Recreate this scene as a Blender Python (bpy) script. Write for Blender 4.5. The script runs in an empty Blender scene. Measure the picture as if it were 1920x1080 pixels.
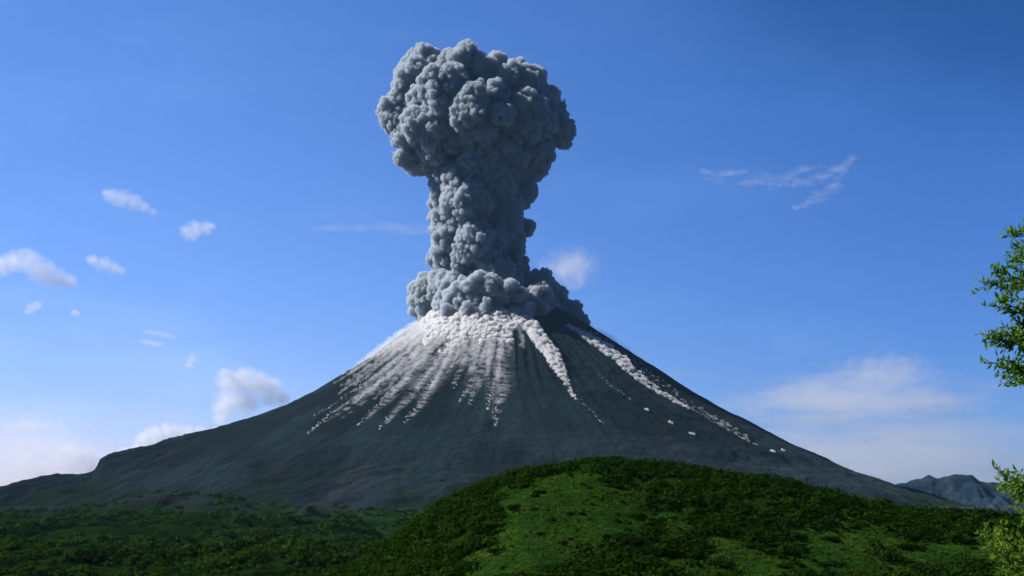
import bpy, math, random
import numpy as np

rng = np.random.default_rng(7)
random.seed(7)
R_ = math.radians

# ------------------------------------------------------------------ camera, sky, sun, exposure
scene = bpy.context.scene
COL = scene.collection
FPX = 2400.0            # focal length in photo pixels (1920 wide)
HOR = 905.0             # eye-level row in the photo
cam_d = bpy.data.cameras.new("camera")
cam_d.lens = FPX / 1920 * 36
cam_d.sensor_width = 36
cam_d.shift_y = (HOR - 540) / 1920
cam_d.clip_start = 0.1
cam_d.clip_end = 150000
cam = bpy.data.objects.new("camera", cam_d)
cam.location = (0, 0, 0)
cam.rotation_euler = (R_(90), 0, 0)
COL.objects.link(cam)
scene.camera = cam

SUN_EL, SUN_AZ = R_(40), R_(-79)     # azimuth from +Y (view direction), negative = left
sun_dir = (math.cos(SUN_EL) * math.sin(SUN_AZ), math.cos(SUN_EL) * math.cos(SUN_AZ), math.sin(SUN_EL))
sd = bpy.data.lights.new("sun", 'SUN')
sd.energy = 5.0
sd.angle = R_(0.53)
sd.color = (1.0, 0.97, 0.93)
so = bpy.data.objects.new("sun", sd)
COL.objects.link(so)
from mathutils import Vector
so.rotation_euler = Vector(sun_dir).to_track_quat('Z', 'Y').to_euler()

world = bpy.data.worlds.new("World")
scene.world = world
world.use_nodes = True
wt = world.node_tree
wt.nodes.clear()
wo = wt.nodes.new("ShaderNodeOutputWorld")
bg = wt.nodes.new("ShaderNodeBackground")
sky = wt.nodes.new("ShaderNodeTexSky")
sky.sky_type = 'NISHITA'
sky.sun_disc = False
sky.sun_elevation = SUN_EL
sky.sun_rotation = SUN_AZ
sky.altitude = 900
sky.air_density = 1.0
sky.dust_density = 0.25
sky.ozone_density = 4.0
bg.inputs[1].default_value = 0.0707
# deep blue slide-film sky: channel response, then a darker band of clear air high on the right
def wmath(op, a, b=None, clamp=False):
    n = wt.nodes.new("ShaderNodeMath"); n.operation = op; n.use_clamp = clamp
    for i, v in enumerate((a, b)):
        if v is None: continue
        if hasattr(v, 'is_linked'): wt.links.new(v, n.inputs[i])
        else: n.inputs[i].default_value = v
    return n.outputs[0]
def wstep(a, b, x):
    n = wt.nodes.new("ShaderNodeMapRange"); n.interpolation_type = 'SMOOTHSTEP'
    wt.links.new(x, n.inputs[0]); n.inputs[1].default_value = a; n.inputs[2].default_value = b
    return n.outputs[0]
wtc = wt.nodes.new("ShaderNodeTexCoord")
wxyz = wt.nodes.new("ShaderNodeSeparateXYZ"); wt.links.new(wtc.outputs['Generated'], wxyz.inputs[0])
wn = wt.nodes.new("ShaderNodeTexNoise"); wn.inputs['Scale'].default_value = 7.0; wn.inputs['Detail'].default_value = 4
wt.links.new(wtc.outputs['Generated'], wn.inputs['Vector'])
wob = wmath('MULTIPLY', wmath('SUBTRACT', wn.outputs[0], 0.5), 0.09)
line = wmath('SUBTRACT', wmath('ADD', wxyz.outputs[2], wob), wmath('SUBTRACT', 0.365, wmath('MULTIPLY', wxyz.outputs[0], 0.27)))
band = wmath('MULTIPLY', wstep(-0.035, 0.05, line), wstep(0.08, 0.24, wxyz.outputs[0]))
wmp = wt.nodes.new("ShaderNodeMapping"); wmp.inputs['Scale'].default_value = (3.5, 3.5, 14.0); wmp.inputs['Rotation'].default_value = (0, 0.25, 0)
wt.links.new(wtc.outputs['Generated'], wmp.inputs[0])
wv = wt.nodes.new("ShaderNodeTexNoise"); wv.inputs['Scale'].default_value = 1.6; wv.inputs['Detail'].default_value = 7; wv.inputs['Roughness'].default_value = 0.62
wt.links.new(wmp.outputs[0], wv.inputs['Vector'])
veil_ = wstep(0.42, 0.80, wv.outputs[0])             # faint high cirrus
side = wstep(-0.30, 0.42, wxyz.outputs[0])
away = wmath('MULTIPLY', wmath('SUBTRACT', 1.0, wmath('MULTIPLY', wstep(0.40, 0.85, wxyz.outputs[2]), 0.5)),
             wmath('ADD', 0.4, wmath('MULTIPLY', wstep(-0.4, 0.6, wxyz.outputs[1]), 0.6)))  # unseen sky overhead and behind the camera dimmed to cut ambient light
sep = wt.nodes.new("ShaderNodeSeparateColor"); wt.links.new(sky.outputs[0], sep.inputs[0])
comb = wt.nodes.new("ShaderNodeCombineColor")
for i, (gain, pw, sd_, bd_) in enumerate(((1.05, 1.2, 0.57, 0.50), (0.955, 0.95, 0.39, 0.30), (1.54, 1.0, 0.23, 0.26))):
    v = wmath('MULTIPLY', sep.outputs[i], 0.1)
    v = wmath('MULTIPLY', wmath('POWER', v, pw), gain * 10)
    v = wmath('MULTIPLY', v, wmath('SUBTRACT', 1.0, wmath('MULTIPLY', side, sd_)))
    v = wmath('MULTIPLY', v, wmath('SUBTRACT', 1.0, wmath('MULTIPLY', band, bd_)))
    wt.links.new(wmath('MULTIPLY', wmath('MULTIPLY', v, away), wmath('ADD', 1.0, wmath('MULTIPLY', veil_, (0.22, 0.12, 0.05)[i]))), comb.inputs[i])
wt.links.new(comb.outputs[0], bg.inputs[0])
wt.links.new(bg.outputs[0], wo.inputs[0])

scene.view_settings.view_transform = 'Standard'
scene.view_settings.look = 'None'
scene.view_settings.exposure = 0.5
scene.view_settings.gamma = 1.0
scene.cycles.max_bounces = 24
scene.cycles.diffuse_bounces = 3
scene.cycles.volume_bounces = 20
scene.cycles.transparent_max_bounces = 16
scene.cycles.volume_max_steps = 256
scene.cycles.volume_step_rate = 0.6

# ------------------------------------------------------------------ numpy noise
def hash3(ix, iy, iz, seed=0):
    h = (ix.astype(np.int64) * 374761393 + iy.astype(np.int64) * 668265263
         + iz.astype(np.int64) * 2147483647 + seed * 974711) & 0xFFFFFFFF
    h = ((h ^ (h >> 13)) * 1274126177) & 0xFFFFFFFF
    h = ((h ^ (h >> 16)) * 2246822519) & 0xFFFFFFFF
    h = h ^ (h >> 15)
    return (h & 0xFFFFFF).astype(np.float64) / 16777216.0

def vnoise(p, seed=0):
    p = np.asarray(p, float)
    i = np.floor(p).astype(np.int64)
    f = p - i
    f = f * f * f * (f * (f * 6 - 15) + 10)
    out = 0
    for dx in (0, 1):
        wx = f[..., 0] if dx else 1 - f[..., 0]
        for dy in (0, 1):
            wy = f[..., 1] if dy else 1 - f[..., 1]
            for dz in (0, 1):
                wz = f[..., 2] if dz else 1 - f[..., 2]
                out = out + wx * wy * wz * hash3(i[..., 0] + dx, i[..., 1] + dy, i[..., 2] + dz, seed)
    return out

def fbm(p, octv=4, seed=0, gain=0.5):
    p = np.asarray(p, float)
    s, a, t = 0, 1.0, 0
    for k in range(octv):
        s = s + a * vnoise(p * (2.03 ** k) + 17.3 * k, seed + k)
        t += a
        a *= gain
    return s / t

def n2(x, y, L, octv=4, seed=0, gain=0.5):
    x, y = np.broadcast_arrays(np.asarray(x, float), np.asarray(y, float))
    return fbm(np.stack([x / L, y / L, np.full(x.shape, 0.37)], -1), octv, seed, gain)

def worley(p, seed=0):
    i = np.floor(p).astype(np.int64)
    best = np.full(p.shape[0], 9.0)
    for dx in (-1, 0, 1):
        for dy in (-1, 0, 1):
            for dz in (-1, 0, 1):
                c = i + np.array([dx, dy, dz])
                q = c + np.stack([hash3(c[:, 0], c[:, 1], c[:, 2], seed + s) for s in (1, 2, 3)], -1)
                d = ((p - q) ** 2).sum(1)
                best = np.minimum(best, d)
    return np.sqrt(best)

def sstep(a, b, x):
    t = np.clip((x - a) / (b - a), 0, 1)
    return t * t * (3 - 2 * t)

# ------------------------------------------------------------------ mesh helpers
def mesh_np(name, verts, faces, mat=None, smooth=False, attrs=None):
    """faces: int array (n,3) or (n,4)"""
    verts = np.ascontiguousarray(verts, dtype=np.float32)
    faces = np.ascontiguousarray(faces, dtype=np.int32)
    me = bpy.data.meshes.new(name)
    nf, k = faces.shape
    me.vertices.add(len(verts))
    me.vertices.foreach_set("co", verts.ravel())
    me.loops.add(nf * k)
    me.loops.foreach_set("vertex_index", faces.ravel())
    me.polygons.add(nf)
    me.polygons.foreach_set("loop_start", np.arange(0, nf * k, k, dtype=np.int32))
    me.polygons.foreach_set("use_smooth", np.full(nf, smooth, dtype=bool))
    for an, av in (attrs or {}).items():
        a = me.attributes.new(an, 'FLOAT', 'POINT')
        a.data.foreach_set("value", np.ascontiguousarray(av, dtype=np.float32).ravel())
    me.update(calc_edges=True)
    me.validate()
    if mat:
        me.materials.append(mat)
    return me

def link(name, me, parent=None, loc=None):
    o = bpy.data.objects.new(name, me)
    COL.objects.link(o)
    if parent:
        o.parent = parent
    if loc is not None:
        o.location = loc
    return o

def tag(o, label=None, cat=None, group=None, kind=None):
    if label: o["label"] = label
    if cat: o["category"] = cat
    if group: o["group"] = group
    if kind: o["kind"] = kind
    return o

def empty(name, loc):
    o = bpy.data.objects.new(name, None)
    COL.objects.link(o)
    o.location = loc
    return o

def grid_faces(nu, nv, wrap=False):
    """verts indexed u*nv+v ; wrap joins last v to first"""
    u = np.arange(nu - 1)[:, None]
    v = np.arange(nv if wrap else nv - 1)[None, :]
    v2 = (v + 1) % nv
    return np.stack([u * nv + v, u * nv + v2, (u + 1) * nv + v2, (u + 1) * nv + v], -1).reshape(-1, 4)

def ico(sub):
    import bmesh
    bm = bmesh.new()
    bmesh.ops.create_icosphere(bm, subdivisions=sub, radius=1)
    v = np.array([p.co[:] for p in bm.verts])
    f = np.array([[q.index for q in p.verts] for p in bm.faces])
    bm.free()
    return v, f
ICO1, ICO2, ICO3 = ico(1), ico(2), ico(3)

def spheres_mesh(C, Rr, base, squash=None):
    v, f = base
    n = len(C)
    V = v[None] * np.asarray(Rr).reshape(n, -1)[:, None, :] if np.ndim(Rr) > 1 else v[None] * np.asarray(Rr)[:, None, None]
    V = V + np.asarray(C)[:, None, :]
    F = f[None] + (np.arange(n) * len(v))[:, None, None]
    return V.reshape(-1, 3), F.reshape(-1, 3)

def leaf_quads(C, N, size, aspect=1.0, tint=None):
    """rhombic leaf-like faces"""
    n = len(C)
    N = N / (np.linalg.norm(N, axis=1, keepdims=True) + 1e-9)
    a = rng.normal(size=(n, 3))
    T = np.cross(N, a); T /= (np.linalg.norm(T, axis=1, keepdims=True) + 1e-9)
    B = np.cross(N, T)
    s = np.broadcast_to(np.asarray(size, float), (n,))[:, None]
    V = np.stack([C - T * s, C - B * s * aspect, C + T * s, C + B * s * aspect], 1).reshape(-1, 3)
    F = np.arange(4 * n).reshape(-1, 4)
    return V, F

# ------------------------------------------------------------------ material helpers
def mat(name):
    m = bpy.data.materials.new(name)
    m.use_nodes = True
    nt = m.node_tree
    nt.nodes.clear()
    return m, nt, nt.nodes.new("ShaderNodeOutputMaterial")

def node(nt, t, **kw):
    n = nt.nodes.new(t)
    for k, v in kw.items():
        setattr(n, k, v)
    return n

def noise_node(nt, scale, detail=4, rough=0.55, vec=None, dist=0.0):
    n = node(nt, "ShaderNodeTexNoise")
    n.inputs['Scale'].default_value = scale
    n.inputs['Detail'].default_value = detail
    n.inputs['Roughness'].default_value = rough
    n.inputs['Distortion'].default_value = dist
    if vec is not None:
        nt.links.new(vec, n.inputs['Vector'])
    return n

def ramp(nt, fac, stops):
    r = node(nt, "ShaderNodeValToRGB")
    el = r.color_ramp.elements
    while len(el) < len(stops):
        el.new(0.5)
    for e, (p, c) in zip(el, stops):
        e.position = p
        e.color = (*c, 1) if len(c) == 3 else c
    nt.links.new(fac, r.inputs[0])
    return r.outputs[0]

def mixc(nt, fac, a, b):
    m = node(nt, "ShaderNodeMix", data_type='RGBA')
    for s, v in ((0, fac), (6, a), (7, b)):
        if hasattr(v, 'links') or hasattr(v, 'is_linked'):
            nt.links.new(v, m.inputs[s])
        elif s == 0:
            m.inputs[0].default_value = v
        else:
            m.inputs[s].default_value = (*v, 1)
    return m.outputs[2]

def math_(nt, op, a, b=None, c=None, clamp=False):
    m = node(nt, "ShaderNodeMath", operation=op, use_clamp=clamp)
    for i, v in enumerate((a, b, c)):
        if v is None: continue
        if hasattr(v, 'is_linked'): nt.links.new(v, m.inputs[i])
        else: m.inputs[i].default_value = v
    return m.outputs[0]

def attr(nt, name):
    a = node(nt, "ShaderNodeAttribute", attribute_name=name)
    return a.outputs['Fac']

def objco(nt):
    return node(nt, "ShaderNodeTexCoord").outputs['Object']

def diffuse_out(nt, out, color, bump=None, dist=1.0, strength=1.0, rough=1.0):
    b = node(nt, "ShaderNodeBsdfDiffuse")
    b.inputs['Roughness'].default_value = rough
    nt.links.new(color, b.inputs[0])
    if bump is not None:
        bn = node(nt, "ShaderNodeBump")
        bn.inputs['Strength'].default_value = strength
        bn.inputs['Distance'].default_value = dist
        nt.links.new(bump, bn.inputs['Height'])
        nt.links.new(bn.outputs[0], b.inputs['Normal'])
    nt.links.new(b.outputs[0], out.inputs[0])
    return b

# ash smoke: an even, dense cloud of particles inside the billowing surface
def smoke_mat(name, albedo, density, g=0.25):
    m, nt, out = mat(name)
    vol = node(nt, "ShaderNodeVolumePrincipled")
    vol.inputs['Color'].default_value = (*albedo, 1)
    vol.inputs['Density'].default_value = density
    vol.inputs['Anisotropy'].default_value = g
    nt.links.new(vol.outputs[0], out.inputs['Volume'])
    return m

# leaves: diffuse + translucent, per-face tint attribute
def leaf_mat(name, dark, light, trans=0.35, gloss=0.0):
    m, nt, out = mat(name)
    col = ramp(nt, attr(nt, "tint"), [(0.0, dark), (1.0, light)])
    d = node(nt, "ShaderNodeBsdfDiffuse"); nt.links.new(col, d.inputs[0])
    t = node(nt, "ShaderNodeBsdfTranslucent")
    tc = mixc(nt, 0.5, col, (light[0] * 1.3, light[1] * 1.5, light[2] * 0.6))
    nt.links.new(tc, t.inputs[0])
    mx = node(nt, "ShaderNodeMixShader"); mx.inputs[0].default_value = trans
    nt.links.new(d.outputs[0], mx.inputs[1]); nt.links.new(t.outputs[0], mx.inputs[2])
    sh = mx.outputs[0]
    if gloss > 0:
        g = node(nt, "ShaderNodeBsdfGlossy"); g.inputs['Roughness'].default_value = 0.35
        m2 = node(nt, "ShaderNodeMixShader"); m2.inputs[0].default_value = gloss
        nt.links.new(sh, m2.inputs[1]); nt.links.new(g.outputs[0], m2.inputs[2])
        sh = m2.outputs[0]
    nt.links.new(sh, out.inputs[0])
    return m

# ------------------------------------------------------------------ terrain functions
D0 = 5500.0
S = D0 / FPX                     # metres per photo pixel at the volcano
AX_PX = 945.0
XC, YC = (AX_PX - 960) * S, D0

PL = np.array([(0, 604), (45, 606), (75, 590), (110, 581), (130, 590), (145, 599), (205, 640), (255, 680), (305, 712), (355, 742), (405, 768),
               (455, 788), (505, 803), (560, 819), (610, 831), (670, 848), (702, 857), (722, 868), (732, 890), (765, 897),
               (820, 898), (860, 909), (900, 922), (1040, 945), (1400, 968), (1900, 990)], float)
PR = np.array([(0, 604), (45, 606), (75, 590), (110, 583), (155, 612), (205, 645), (255, 680), (305, 712), (355, 745), (405, 775),
               (455, 800), (525, 838), (575, 860), (615, 880), (665, 900), (715, 914), (755, 928), (805, 945), (860, 960),
               (950, 976), (1200, 990), (1900, 1010)], float)

def volcano_z(x, y, detail=True):
    dx, dy = np.asarray(x, float) - XC, np.asarray(y, float) - YC
    R = np.hypot(dx, dy)
    ph = np.arctan2(dy, dx)                  # 0 right, -pi/2 towards camera, +-pi left
    d = R / S
    if detail:                               # wandering gully edges
        ph = ph + 0.03 * (n2(R, ph * 200, 260, 3, 5) - 0.5)
    zl = (HOR - np.interp(d, PL[:, 0], PL[:, 1])) * S
    zr = (HOR - np.interp(d, PR[:, 0], PR[:, 1])) * S
    al = np.abs(np.arctan2(np.sin(ph - math.pi * 0.985), np.cos(ph - math.pi * 0.985)))
    wl = 1 - sstep(0.28, 0.62, al)
    z = zr * (1 - wl) + zl * wl
    if detail:
        g = sstep(90, 260, d)
        q = np.stack([np.cos(ph) * 9, np.sin(ph) * 9, R / 1600], -1)
        z = z - (np.abs(fbm(q, 3, 11) - 0.5) * 2) * 16 * g * sstep(900, 300, d) + 8 * g
        q2 = np.stack([np.cos(ph) * 42, np.sin(ph) * 42, R / 700], -1)
        z = z + (fbm(q2, 4, 21) - 0.5) * 3 * g + (n2(dx, dy, 24, 3, 33) - 0.5) * 5 * g
        z = z + (n2(dx, dy, 60, 4, 31) - 0.5) * 9
        rough = sstep(520, 640, d)
        z = z + (n2(dx, dy, 220, 5, 41, 0.55) - 0.5) * 60 * rough * sstep(1300, 800, d)
        z = z + np.abs(n2(dx, dy, 46, 3, 43) - 0.5) * 16 * (wl * sstep(480, 560, d) + 0.3 * rough)
    return z

def volcano_hit(px, py):
    """where the camera ray of a photo pixel meets the cone"""
    px, py = np.atleast_1d(np.asarray(px, float)), np.atleast_1d(np.asarray(py, float))
    ux, uz = (px - 960) / FPX, (HOR - py) / FPX
    t = np.full(px.shape, 2800.0)
    done = np.zeros(px.shape, bool)
    for _ in range(700):
        below = volcano_z(ux * t, t, False) >= uz * t
        done |= below
        t = np.where(done, t, t + 5.0)
    return ux * t, t, uz * t, done

_zr = np.array([(0, -1.7), (20, -4), (60, -14), (100, -26), (150, -38), (300, -48), (500, -54), (700, -58), (1000, -65), (1500, -75),
                (2500, -82), (3500, -78), (5000, -105), (6500, -140), (8000, -165), (12000, -250), (40000, -600), (70000, -900)], float)

def ground_z(x, y, detail=True):
    x, y = np.asarray(x, float), np.asarray(y, float)
    r = np.hypot(x, y)
    z = np.interp(r, _zr[:, 0], _zr[:, 1])
    if detail:
        k = sstep(300, 1000, r) * sstep(9000, 4500, r)
        z = z + (n2(x, y, 420, 4, 51) - 0.5) * 40 * k
        z = z + (0.5 - np.abs(n2(x, y, 130, 3, 61) - 0.5) * 3) * 24 * k + (n2(x, y, 45, 3, 62) - 0.5) * 16 * k * sstep(2600, 1500, r)
        z = z + (n2(x, y, 4, 3, 63) - 0.5) * 0.5 * sstep(2, 8, r) * sstep(300, 100, r)
        def mound(cx, cy, sx, sy, h):
            return h * np.exp(-((x - cx) / sx) ** 2 - ((y - cy) / sy) ** 2)
        z = z + mound(-440, 1800, 75, 90, 26) + mound(-300, 1800, 80, 90, 16) + mound(-770, 2950, 190, 260, 40)
        z = z + mound(-100, 2300, 160, 160, 14) + mound(-560, 1000, 90, 80, 9) + mound(-150, 980, 70, 60, 10)
    return z

HR = 300.0
_sk = np.array([(300, 1150), (440, 1120), (560, 1095), (640, 1075), (700, 1046), (740, 1014), (780, 984), (830, 951), (900, 918), (980, 889), (1050, 879), (1110, 868),
                (1150, 866), (1250, 875), (1330, 886), (1430, 900), (1550, 927), (1650, 950), (1750, 960), (1860, 972),
                (1920, 984), (2100, 1010), (2400, 1060), (2900, 1150)], float)
def hill_z(x, y, detail=True):
    x, y = np.asarray(x, float), np.asarray(y, float)
    yr = HR + 12 * np.sin(x / 31.0)
    px = 960 + x / HR * FPX
    zr = (HOR - np.interp(px, _sk[:, 0], _sk[:, 1])) * HR / FPX
    d = yr - y
    a = np.where(d > 0, 0.235, 0.5)
    z = zr - a * (np.sqrt(d * d + 18.0 ** 2) - 18.0)
    # the grassy spur that comes towards the camera
    z = z + 1.6 * np.exp(-((x - (18 - 0.22 * np.maximum(d, 0))) / 13.0) ** 2) * sstep(4, 40, d)
    if detail:
        z = z + (n2(x, y, 26, 4, 71) - 0.5) * 3.0 + (n2(x, y, 3.0, 3, 73) - 0.5) * 0.5
    return z

def hill_hit(px, py):
    px, py = np.atleast_1d(np.asarray(px, float)), np.atleast_1d(np.asarray(py, float))
    ux, uz = (px - 960) / FPX, (HOR - py) / FPX
    t = np.full(px.shape, 150.0)
    done = np.zeros(px.shape, bool)
    for _ in range(340):
        done |= hill_z(ux * t, t, False) >= uz * t
        t = np.where(done, t, t + 0.6)
    return ux * t, t, uz * t, done

# ------------------------------------------------------------------ ground
def ground_mat():
    m, nt, out = mat("valley_ground")
    oc = objco(nt)
    n1 = noise_node(nt, 0.004, 5, 0.6, oc)
    n2_ = noise_node(nt, 0.05, 5, 0.6, oc)
    c = ramp(nt, n1.outputs[0], [(0.35, (0.011, 0.033, 0.007)), (0.5, (0.021, 0.055, 0.009)), (0.65, (0.037, 0.08, 0.013))])
    c2 = mixc(nt, n2_.outputs[0], c, (0.012, 0.036, 0.008))
    g = mixc(nt, attr(nt, "ash"), c2, (0.038, 0.046, 0.05))
    diffuse_out(nt, out, g, n2_.outputs[0], 3.0)
    return m

def build_ground():
    fr = np.linspace(R_(-36), R_(36), 620)
    rest = np.linspace(R_(36), R_(324), 120)[1:-1]
    az = np.concatenate([fr, rest])
    rr = np.concatenate([[0.0], np.geomspace(1.5, 600, 120), np.geomspace(606, 9000, 420)[0:], np.geomspace(9300, 70000, 30)])
    Rr, A = np.meshgrid(rr, az, indexing='ij')
    X, Y = Rr * np.sin(A), Rr * np.cos(A)
    Z = ground_z(X, Y)
    ashm = sstep(2500, 3500, Rr + (n2(X, Y, 300, 4, 81) - 0.5) * 1800)
    me = mesh_np("ground", np.stack([X, Y, Z], -1).reshape(-1, 3), grid_faces(len(rr), len(az), True)[:, ::-1], ground_mat(), True,
                 {"ash": ashm})
    o = link("ground", me)
    tag(o, kind="structure")
    return o

# ------------------------------------------------------------------ volcano
def slope_polar(pts):
    out = []
    for p in pts:
        x, y, z, k = volcano_hit(p[0], p[1])
        out.append((math.atan2(y[0] - YC, x[0] - XC), math.hypot(y[0] - YC, x[0] - XC)))
    return out
TR_END = [(548, 772, .0), (580, 815, .9), (600, 790, .8), (640, 790, .5), (670, 800, 1), (715, 808, 1), (760, 797, 1), (790, 760, .6), (812, 735, .3), (850, 730, .9), (865, 757, 1), (880, 762, 1),
          (915, 772, .9), (928, 800, 1), (945, 700, .6)]
def volcano_mat():
    m, nt, out = mat("volcanic_slope")
    oc = objco(nt)
    n1 = noise_node(nt, 0.004, 6, 0.6, oc)
    n2_ = noise_node(nt, 0.03, 6, 0.65, oc)
    rock = ramp(nt, n1.outputs[0], [(0.3, (0.026, 0.045, 0.048)), (0.55, (0.037, 0.062, 0.066)), (0.75, (0.049, 0.072, 0.077))])
    rock = mixc(nt, math_(nt, 'MULTIPLY', n2_.outputs[0], 0.6), rock, (0.02, 0.036, 0.039))
    rock = mixc(nt, attr(nt, "lava"), rock, (0.010, 0.015, 0.014))
    rock = mixc(nt, attr(nt, "gully"), rock, (0.046, 0.05, 0.055))
    rock = mixc(nt, attr(nt, "veg"), rock, (0.018, 0.036, 0.012))
    col = mixc(nt, attr(nt, "ash"), rock, (0.50, 0.495, 0.49))
    diffuse_out(nt, out, col, n2_.outputs[0], 7.0)
    return m

def build_volcano():
    fr = np.linspace(R_(-188), R_(8), 1500)
    bk = np.linspace(R_(8), R_(172), 150)[1:-1]
    ph = np.concatenate([fr, bk])
    rr = np.concatenate([np.linspace(0, 230, 30)[:-1], np.linspace(230, 1300, 240)[:-1], np.linspace(1300, 2200, 150)[:-1], np.linspace(2200, 4200, 60)])
    Rr, A = np.meshgrid(rr, ph, indexing='ij')
    X, Y = XC + Rr * np.cos(A), YC + Rr * np.sin(A)
    Z = volcano_z(X, Y)
    deg = np.degrees(A)
    # fresh pale ash: feathered trails that widen upslope, and a sheet of it under the summit
    e = slope_polar([(a, b) for a, b, w in TR_END])
    ash = np.zeros(Rr.shape)
    for k, ((pe, re), (a_, b_, w)) in enumerate(zip(e, TR_END)):
        s_ = re - Rr                                       # metres upslope of the tip
        drift = 0.05 * (vnoise(np.stack([Rr / 170, Rr * 0 + k * 5.1, Rr * 0], -1), 7) - 0.5)
        lat = (np.arctan2(np.sin(A - pe - drift * np.clip(s_ / 200, 0, 1)), np.cos(A - pe))) * Rr
        wd = 4 + 0.075 * np.clip(s_, 0, 420)
        rip = fbm(np.stack([s_ / 9 + lat / 60, lat / 34, s_ * 0 + k * 9.7], -1), 3, 95 + k, 0.55)
        pat = fbm(np.stack([s_ / 70, lat / 16, s_ * 0 + k * 3.3], -1), 3, 195 + k, 0.55)
        up = np.clip(s_ / 420, 0, 1)
        tex = sstep(0.42, 0.66, 0.65 * rip + 0.35 * pat + 0.06 * up)
        a1 = w * np.exp(-(lat / wd) ** 2) * sstep(-3, 10, s_) * tex * sstep(900, 500, s_)
        ash = 1 - (1 - ash) * (1 - np.clip(a1, 0, 1))
    st = fbm(np.stack([np.cos(A) * 60, np.sin(A) * 60, Rr / 420], -1), 4, 91, 0.6)
    rp = fbm(np.stack([np.cos(A) * 30, np.sin(A) * 30, Rr / 13], -1), 3, 97, 0.6)
    Lm = np.interp(deg, [-188, -174, -160, -130, -110, -95, -84, -76, -66], [800, 800, 720, 640, 580, 520, 520, 440, 260])
    sheet = sstep(0.5, 0.75, st * 0.4 + rp * 0.4 + 0.62 * np.clip((Lm - Rr) / 330, -0.6, 1) + 0.02) * sstep(-60, -80, deg)
    ash = np.clip(1 - (1 - ash) * (1 - sheet * 0.9), 0, 1) * 0.9
    d = Rr / S
    gul = sstep(0.55, 0.75, fbm(np.stack([np.cos(A) * 26, np.sin(A) * 26, Rr / 900], -1), 4, 101)) * sstep(430, 640, d) * 0.7
    lava = sstep(0.5, 0.62, n2(X, Y, 380, 4, 111) + 0.25 * sstep(R_(25), 0, np.abs(np.arctan2(np.sin(A - R_(176)), np.cos(A - R_(176))))) * sstep(240, 420, d)) * sstep(200, 420, d) * 0.5
    veg = sstep(0.5, 0.64, n2(X, Y, 260, 5, 121) + 0.3 * sstep(20, -110, Z) - 0.07) * sstep(70, -40, Z) * 0.75
    me = mesh_np("volcano", np.stack([X, Y, Z], -1).reshape(-1, 3), grid_faces(len(rr), len(ph), True), volcano_mat(), True,
                 {"ash": ash, "gully": gul, "lava": lava, "veg": veg})
    o = link("volcano", me)
    tag(o, "dark grey conical volcano with pale ash on its summit", "volcano", kind="structure")
    return o

# ------------------------------------------------------------------ far mountain
def build_mountain():
    Dm = 7500.0
    k = Dm / FPX
    sk = np.array([(1500, 990), (1600, 945), (1640, 922), (1665, 911), (1700, 906), (1722, 900), (1740, 893), (1752, 898), (1775, 892), (1805, 890), (1818, 891), (1835, 900),
                   (1850, 905), (1866, 907), (1890, 912), (1920, 918), (1980, 925), (2060, 915), (2150, 935), (2400, 990)], float)
    x = np.linspace((1480 - 960) * k, (2420 - 960) * k, 300)
    y = np.linspace(Dm - 900, Dm + 900, 150)
    Y, X = np.meshgrid(y, x, indexing='ij')
    zr = (HOR - np.interp(960 + X / k, sk[:, 0], sk[:, 1])) * k
    d = np.abs(Y - Dm)
    base = -260.0
    f = np.clip(1 - d / 850, 0, 1) ** 1.15
    Z = base + (zr - base) * f
    rid = np.abs(fbm(np.stack([X / 240, Y / 420, X * 0], -1), 5, 131, 0.55) - 0.5) * 2
    Z = Z - rid * 210 * sstep(0, 260, d) * sstep(-250, -100, Z) + (np.abs(n2(X, Y, 110, 4, 135) - 0.5)) * -60 + (n2(X, Y, 40, 3, 136) - 0.5) * 16 + 12
    m, nt, out = mat("mountain_rock")
    oc = objco(nt)
    n1 = noise_node(nt, 0.006, 6, 0.65, oc)
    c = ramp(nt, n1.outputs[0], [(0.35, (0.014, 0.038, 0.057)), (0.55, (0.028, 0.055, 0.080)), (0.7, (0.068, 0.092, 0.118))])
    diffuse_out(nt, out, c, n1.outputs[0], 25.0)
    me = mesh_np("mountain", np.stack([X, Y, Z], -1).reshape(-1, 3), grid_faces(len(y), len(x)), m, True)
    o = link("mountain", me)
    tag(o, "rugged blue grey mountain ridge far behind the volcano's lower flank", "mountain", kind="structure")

# ------------------------------------------------------------------ green hill
def grass_mat():
    m, nt, out = mat("hill_grass")
    oc = objco(nt)
    n1 = noise_node(nt, 0.06, 5, 0.6, oc)
    n2_ = noise_node(nt, 0.9, 5, 0.65, oc)
    c = ramp(nt, n1.outputs[0], [(0.3, (0.014, 0.050, 0.008)), (0.5, (0.031, 0.086, 0.011)), (0.7, (0.062, 0.118, 0.015))])
    c = mixc(nt, ramp(nt, n2_.outputs[0], [(0.35, (1, 1, 1)), (0.6, (0, 0, 0))]), c, (0.010, 0.028, 0.006))
    diffuse_out(nt, out, c, n2_.outputs[0], 0.5)
    return m

def build_hill():
    x = np.linspace(-150, 330, 640)
    y = np.linspace(95, 420, 420)
    Y, X = np.meshgrid(y, x, indexing='ij')
    Z = hill_z(X, Y)
    me = mesh_np("hill", np.stack([X, Y, Z], -1).reshape(-1, 3), grid_faces(len(y), len(x)), grass_mat(), True)
    o = link("hill", me)
    tag(o, "low rounded green hill with dark scrub in front of the volcano", "hill", kind="structure")

build_ground()
build_volcano()
build_mountain()
build_hill()

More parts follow.
